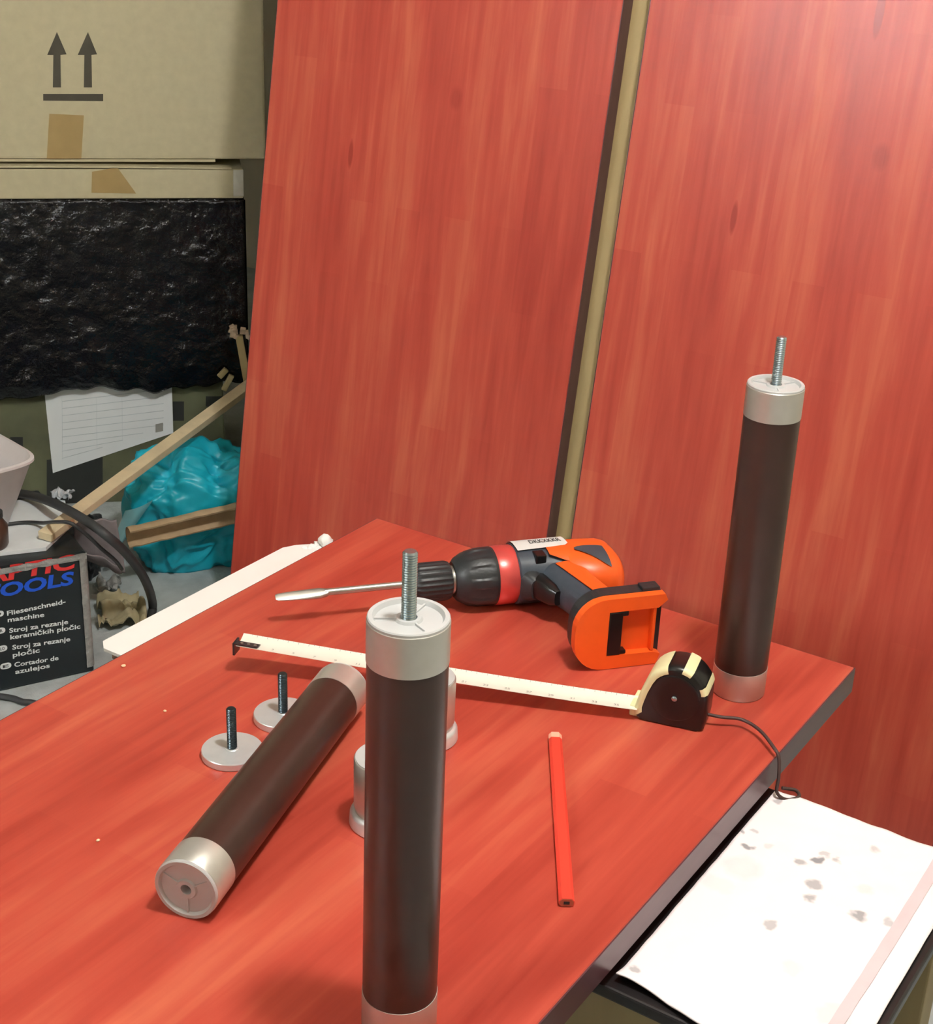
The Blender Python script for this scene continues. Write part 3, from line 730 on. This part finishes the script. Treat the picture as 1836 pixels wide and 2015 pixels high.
# flat cardboard box with tape
d2 = .025
t = sth('flat_cardboard_box', 'flat taped cardboard box between the foil package and the big carton', 'box', zF-.002, d2)
xfb = sv(478, 360, d2)[0]; zfb = sv(250, 333, d2)[1]
link('box_body', box(B(), (sL, 0, 0), (xfb, .40, zfb-zF+.002), .002), 'card', t)
bm = B(); quadgrid(bm, 12, 2, lambda u, w: Vector((sL+(xfb-.02-sL)*u, -.002+.06*w, (zfb-zF+.0045)+.006*(1-u)*w+.0035*math.sin(u*3)))); solid(bm, .003)
link('lid_flap', bm, 'card', t)
M['card_white'] = mat('whitish_torn_card', (206, 206, 196), .8, var=.08)
bm = B(); box(bm, (xfb-.018, -.0012, .003), (xfb+.0015, .012, zfb-zF+.0005), .002)
for v in bm.verts: v.co += Vector((nz(v.co, 90), nz(v.co+Vector((1, 2, 3)), 90), nz(v.co+Vector((4, 2, 3)), 60)))*.002
link('torn_corner', bm, 'card_white', t)
zt = zF-.002
def face2(poly, dd, name, m, parent, dplane, z0):
    bm = B(); q = [sv(u, v, dplane+dd) for u, v in poly]
    bm.faces.new([bm.verts.new((s, -dd, z-z0)) for s, z in q])
    ext = bmesh.ops.extrude_face_region(bm, geom=bm.faces[:])
    for g in ext['geom']:
        if isinstance(g, bmesh.types.BMVert): g.co.y += .0004
    return link(name, bm, m, parent)
face2([(180, 379), (268, 381), (232, 331), (222, 331), (181, 338)], .0008, 'packing_tape', 'tape', t, d2, zt)
# big carton with arrows
d3 = .02
zc = sv(250, 313, d3)[1]
t = sth('big_cardboard_carton', 'big beige cardboard carton printed with two upward arrows, top of the stack', 'carton', zc, d3)
xc = sv(522, 250, d3)[0]
link('carton_body', box(B(), (sL-.1, 0, 0), (xc, .45, .75), .004), 'card', t)
bm = B(); box(bm, (sL-.1, .003, -.0058), (sv(424, 318, d3)[0], .40, -.0008), .001); link('bottom_flap', bm, 'card', t)
for (cx, x0, x1) in ((112, 93, 131), (173, 153, 191)):
    face2([(cx-8, 172), (cx+8, 172), (cx+7, 108), (x1, 107), (cx, 63), (x0, 108), (cx-7, 108)], .0006, 'arrow_print', 'print_dark', t, d3, zc)
face2([(85, 185), (203, 185), (203, 199), (85, 198)], .0006, 'bar_print', 'print_dark', t, d3, zc)
face2([(97, 224), (165, 227), (160, 312), (92, 312)], .0006, 'packing_tape', 'tape', t, d3, zc)

# ------------------------------------------------------------------ tile cutter carton (black, printed)
BAZ = 1.10; PC = at(186, 1320, 0); BH = Vector((math.cos(BAZ), math.sin(BAZ), 0)); BN = Vector((math.sin(BAZ), -math.cos(BAZ), 0))
def bv(u, v): p = onplane(u, v, PC, BN); return ((p-PC).dot(BH), p.z)
hb = bv(146, 1090)[1]
t = thing('tool_carton', 'black carton of a tile cutting machine with red, blue and white lettering', 'carton', PC, BAZ)
link('carton_body', box(B(), (-.42, 0, 0), (0, .27, hb), .004), 'black_box', t)
mF = Matrix.Rotation(math.pi/2, 4, 'X'); mF.translation = Vector((0, -.0007, 0))      # (x, y, 0) -> (x, 0, y) in front of the face
def btext(s, a, b, hpx, m, bold=.012, shear=0, name='lettering', lift=0):
    bm = B(); q = Matrix.Translation((0, -lift, 0)) @ mF
    add_text(bm, s, bv(*a), bv(*b), hpx*.00072, q, bold, shear); return link(name, bm, m, t)
btext('TOOLS', (-34, 1180), (146, 1148), 30, 'txt_blue', .035, .12, lift=.0004)
btext('APTIC', (-34, 1149), (150, 1117), 33, 'txt_red', .035, .12)
for s, a, b in (('Fliesenschneid-', (14, 1211), (129, 1187)), ('maschine', (15, 1224), (87, 1213)), ('Stroj za rezanje', (18, 1245), (134, 1227)), ('keramičkih pločic', (20, 1258), (158, 1236)),
                ('Stroj za rezanje', (24, 1278), (138, 1261)), ('pločic', (25, 1293), (78, 1283)), ('Cortador de', (28, 1312), (115, 1298)), ('azulejos', (30, 1326), (98, 1313))):
    btext(s, a, b, 11, 'txt_white', .022)
for (u, v, s) in ((-4, 1208, 'D'), (-1, 1241, 'HR'), (3, 1276, 'SLO'), (11, 1310, 'E')):
    c = bv(u, v); bm = B(); prism(bm, [(c[0]+a, c[1]+b) for a, b in selli(.0085, .0052, 2.6, 24)], 0, .0003)
    bmesh.ops.transform(bm, matrix=mF, verts=bm.verts); o = link('country_badge', bm, 'txt_white', t)
    bm = B(); add_text(bm, s, (c[0]-.0045, c[1]-.0025), (c[0]+.0045, c[1]-.0022), .005, Matrix.Translation((0, -.0008, 0)) @ mF, .02); link('badge_letter', bm, 'print_black', o)
# crumpled clear tape along the top and the corner
bm = B(); a0 = bv(-20, 1128); a1 = bv(140, 1098)
quadgrid(bm, 40, 5, lambda u, w: Vector((-.30+.30*u, -.0022-.0012*nz((u*8, w*3, 0), 2), hb-.001-.010*w+.0025*nz((u*9, w*2, 4), 2)))); link('clear_tape', bm, 'clear_wrap', t, True)
bm = B(); quadgrid(bm, 5, 40, lambda u, w: Vector((-.012+.014*min(1, u*1.4), -.003+.022*max(0, u-.45)-.002*nz((u*3, w*9, 1), 2), .01+(hb-.012)*w))); link('clear_tape', bm, 'clear_wrap', t, True)

# ------------------------------------------------------------------ clutter on the floor
# white foam sheet resting on the black carton
zf = hb+.0005
bm = B(); prism(bm, [(at(u, v, zf+.006).x, at(u, v, zf+.006).y) for u, v in ((-190, 1108), (90, 1077), (138, 1032), (128, 985), (80, 978), (-190, 1015))], zf, zf+.006)
tag(link('foam_sheet', bm, 'foam'), 'thin white foam sheet lying on top of the black carton', 'foam sheet')
zf += .006
# long wooden lath leaning from the carton to the stack
A_ = at(88, 1056, zf+.0085); sU = sv(500, 752, .085); Bp = P0 + SN*.085 + SH*sU[0]; Bp.z = sU[1]
bm = B(); bar(bm, A_, Bp + (Bp-A_)*.06, .024, .013, .001, upv=Vector((.2, -.5, 1)).normalized())
tag(link('wooden_lath', bm, 'lath_wood'), 'long pale wooden lath leaning diagonally across the olive carton', 'lath')
# tub
rimc = at(72, 903, zf+.118); ct = rimc - Vector((_r0.x, _r0.y, 0))*.128
t = thing('plastic_tub', 'white square plastic tub with rounded corners standing on the foam sheet', 'tub', (ct.x, ct.y, zf), -YAW+math.pi/4)
rr = []
for (h, s_) in ((0.0, .055), (.004, .060), (.112, .096), (.114, .100), (.118, .100), (.119, .095), (.112, .092), (.012, .056), (.010, .04)):
    rr.append([(x, y, h) for x, y in selli(s_, s_, 5, 48)])
link('tub_shell', loft(B(), rr), 'white_plastic', t, True, 50)
bm = B(); quadgrid(bm, 10, 10, lambda u, w: Vector(((u-.5)*.10, (w-.5)*.10, .045+.035*u+.02*nz((u, w, 0), 3)))); solid(bm, .002)
link('rag', bm, 'foam', t, True)
# hose
hp = [at(-60, 965, zf+.010), at(0, 967, zf+.010), at(60, 975, zf+.012), at(110, 992, zf+.030), at(165, 1022, zf+.036), at(215, 1058, zf+.02), at(255, 1096, zf-.045), at(285, 1140, zf-.11), at(300, 1185, .032), at(297, 1215, .010), at(280, 1262, .009), at(230, 1330, .009)]
bm = B(); tube(bm, catmull(hp, 10), .0075, 14); tag(link('rubber_hose', bm, 'hose', None, True), 'thick dark grey rubber hose arching over the lath to the floor', 'hose')
hp = [at(-60, 1046, zf+.0035), at(0, 1034, zf+.0035), at(50, 1028, zf+.0035), at(84, 1029, zf+.012), at(112, 1027, zf+.042), at(140, 1030, zf+.055), at(170, 1052, zf+.028), at(200, 1080, zf-.012), at(226, 1102, zf-.045), at(240, 1120, zf-.085)]
bm = B(); tube(bm, catmull(hp, 10), .003, 10); tag(link('thin_cable', bm, 'hose', None, True), 'thin dark cable running over the foam sheet and grey sheet', 'cable')
hp = [at(-80, 1400, .005), at(-20, 1372, .005), at(20, 1373, .005), at(45, 1381, .005), at(75, 1386, .005), at(160, 1420, .005)]
bm = B(); tube(bm, catmull(hp, 10), .005, 10); tag(link('floor_cable', bm, 'hose', None, True), 'black cable on bare concrete in front of the black carton', 'cable')
# grey fibre sheet hanging off the pile
g0 = [at(146, 1012, zf-.004), at(228, 1024, zf-.03), at(247, 1128, .085), at(146, 1088, .125)]
def gpt(u, w):
    p = g0[0].lerp(g0[1], u).lerp(g0[3].lerp(g0[2], u), w)
    return p + Vector((0, 0, .008*nz((u*2, w*2, 0), 1.6)+.008*math.sin(w*math.pi)))
bm = B(); quadgrid(bm, 18, 22, gpt); solid(bm, .003); t = thing('fibre_sheet', 'grey fibre sheet hanging crumpled under the cables', 'sheet', (0, 0, 0)); link('sheet', bm, 'grey_sheet', t, True)
bm = B(); quadgrid(bm, 14, 2, lambda u, w: gpt(.1+.85*u, .86+.12*w+.03*math.sin(u*9)) + Vector((.004, -.006, .006*math.sin(w*3.1)))); solid(bm, .002); link('torn_edge', bm, 'grey_sheet', t, True)
# black bin bag under it
def blob(name, c, sc, m, label, cat, amp, fr, seed, sub=5, sg=1, parent=None, rz=0):
    bm = B(); bmesh.ops.create_icosphere(bm, subdivisions=sub, radius=1)
    for v in bm.verts:
        d = v.co.normalized(); q = d*fr+Vector((seed, seed*1.7, 0))
        k = 1 + sg*amp*(2*abs(noise.noise(q))-.5) + sg*amp*.5*(2*abs(noise.noise(q*2.3))-.5) + amp*.2*noise.noise(q*6)
        ex = Vector((math.copysign(abs(d.x)**.75, d.x), math.copysign(abs(d.y)**.75, d.y), math.copysign(abs(d.z)**.75, d.z)))
        p = Vector((ex.x*sc[0], ex.y*sc[1], ex.z*sc[2]))*k
        p.z = max(p.z, -sc[2]*.86); v.co = p + Vector((0, 0, sc[2]*.86))
    o = link(name, bm, m, parent, True)
    if parent is None: tag(o, label, cat); o.location = c; o.rotation_euler = (0, 0, rz)
    return o
fb = at(262, 1140, 0); blob('bin_bag', (fb.x-.095, fb.y-.045, 0), (.05, .055, .065), 'bin', 'crumpled black bin bag on the floor below the brown cardboard strip', 'bag', .3, 2.0, 3.3, 4, rz=.6)
# teal bag
tb = at(372, 1140, 0) + Vector((-.045, .075, 0))
t = thing('plastic_bag', 'bulging teal plastic bag on the floor beside the leaning red panel', 'bag', (tb.x, tb.y, 0), SAZ)
blob('bag_body', None, (.118, .078, .118), 'teal', None, None, .20, 1.5, 5.1, 6, sg=-1, parent=t)
bm = B(); quadgrid(bm, 10, 12, lambda u, w: Vector((-.125-.035*w+.05*u*(1-w*.5), -.075-.01*math.sin(u*3), .135-.085*w+.02*u))); link('bag_handle', bm, 'film', t, True)
# brown cardboard strip
ca, cb = at(232, 1032, .115), at(500, 972, .13); dv = cb-ca
ax = dv.normalized(); sd = ax.cross(Vector((0, 0, 1))).normalized(); up2 = sd.cross(ax)
bm = B()
def cpt(u, w):
    a = math.radians(-70+190*w); p = ca+dv*u + sd*.068
    return p - sd*(.022*math.cos(a)) + up2*(.022*math.sin(a)) + up2*(.002*nz((u*8, w, 0), 2) if 0 < u < 1 else 0)
quadgrid(bm, 26, 10, cpt); solid(bm, .0035); tag(link('cardboard_strip', bm, 'brown_card', None, True, 50), 'folded brown cardboard strip lying across the teal bag', 'cardboard strip')
# brown jar at the frame edge
pj = at(-14, 1076, zf); t = thing('brown_jar', 'dark brown glazed jar standing on the white foam sheet', 'jar', (pj.x, pj.y, zf))
link('jar_body', lathe(B(), [(0, 0), (.02, 0), (.024, .006), (.025, .035), (.019, .044), (.017, .05), (0, .05)], 36), 'brown_jar', t, True, 40)
link('lid', lathe(B(), [(0, .05), (.019, .05), (.019, .058), (0, .059)], 36), 'hose', t, True, 40)
# crumpled kraft paper
def crumpled(name, label, px, s, m, seed, z=0):
    p = at(px[0], px[1], z); bm = B()
    def f(u, w):
        x, y = (u-.5)*s[0], (w-.5)*s[1]; q = Vector((u*3+seed, w*3, seed))
        return Vector((x+.012*noise.noise(q), y+.012*noise.noise(q+Vector((5, 1, 0))), .004+s[2]*abs(noise.noise(q*.8))+s[2]*.3*abs(noise.noise(q*2.0))))
    quadgrid(bm, 22, 22, f); o = tag(link(name, bm, m, None, True, 50), label, 'paper'); sm = o.modifiers.new('thickness', 'SOLIDIFY'); sm.thickness = .001; sm.offset = 1; o.location = (p.x, p.y, z); o.rotation_euler = (0, 0, SAZ); return o
crumpled('crumpled_paper', 'crumpled pale kraft paper on the concrete beside the hose end', (240, 1222), (.075, .08, .055), 'leaf', 1.3)
crumpled('crumpled_paper', 'small crumpled grey paper scrap on the concrete beside the black carton', (215, 1160), (.04, .04, .025), 'clear_wrap', 8.3)
M['wrap'] = mat('thin_clear_wrap', (196, 206, 214), .3, var=.15, scale=60)
crumpled('crumpled_wrap', 'small crumpled clear wrap on the foam sheet beside the lath', (124, 984), (.028, .02, .022), 'wrap', 4.4, zf)
# splinters and sticks at the corner of the stack
sp = sv(470, 660, .06); c = P0+SN*.06+SH*sp[0]; c.z = sp[1]
t = thing('splintered_stick', 'broken pale wooden stick with splintered top between stack and leaning panel', 'stick', (0, 0, 0))
base = c.copy(); base.z = 0; base += Vector((.02, .055, 0))
bm = B(); bar(bm, base, c, .014, .012, .001, upv=SN); link('shaft', bm, 'raw_wood', t)
bm = B()
for i in range(9):
    a = random.uniform(-1, 1); b = random.uniform(-.6, 1)
    p = c + SH*(a*.017) + Vector((0, 0, b*.012)); q = p + SH*random.uniform(-.012, .012) + Vector((0, 0, random.uniform(.004, .02))) + SN*.006
    bar(bm, p, q, random.uniform(.006, .011), random.uniform(.004, .007), .0008, upv=SN)
M['splinter'] = mat('pale_splintered_wood', (206, 184, 160), .7, var=.15, scale=90); link('splinters', bm, 'splinter', t)
for (u0, v0, u1, v1, lb) in ((431, 742, 446, 726, 'short pale stick end poking out above the lath'), (440, 768, 456, 738, 'longer pale stick end poking out just above the lath')):
    a = sv(u0, v0, .04); b = sv(u1, v1, .04); p = P0+SN*.04+SH*a[0]; p.z = a[1]; q = P0+SN*.04+SH*b[0]; q.z = b[1]
    bm = B(); bar(bm, p, q, .011, .009, .002, upv=SN); tag(link('stick_end', bm, 'stool_wood'), lb, 'stick', 'stick ends by the foil package')
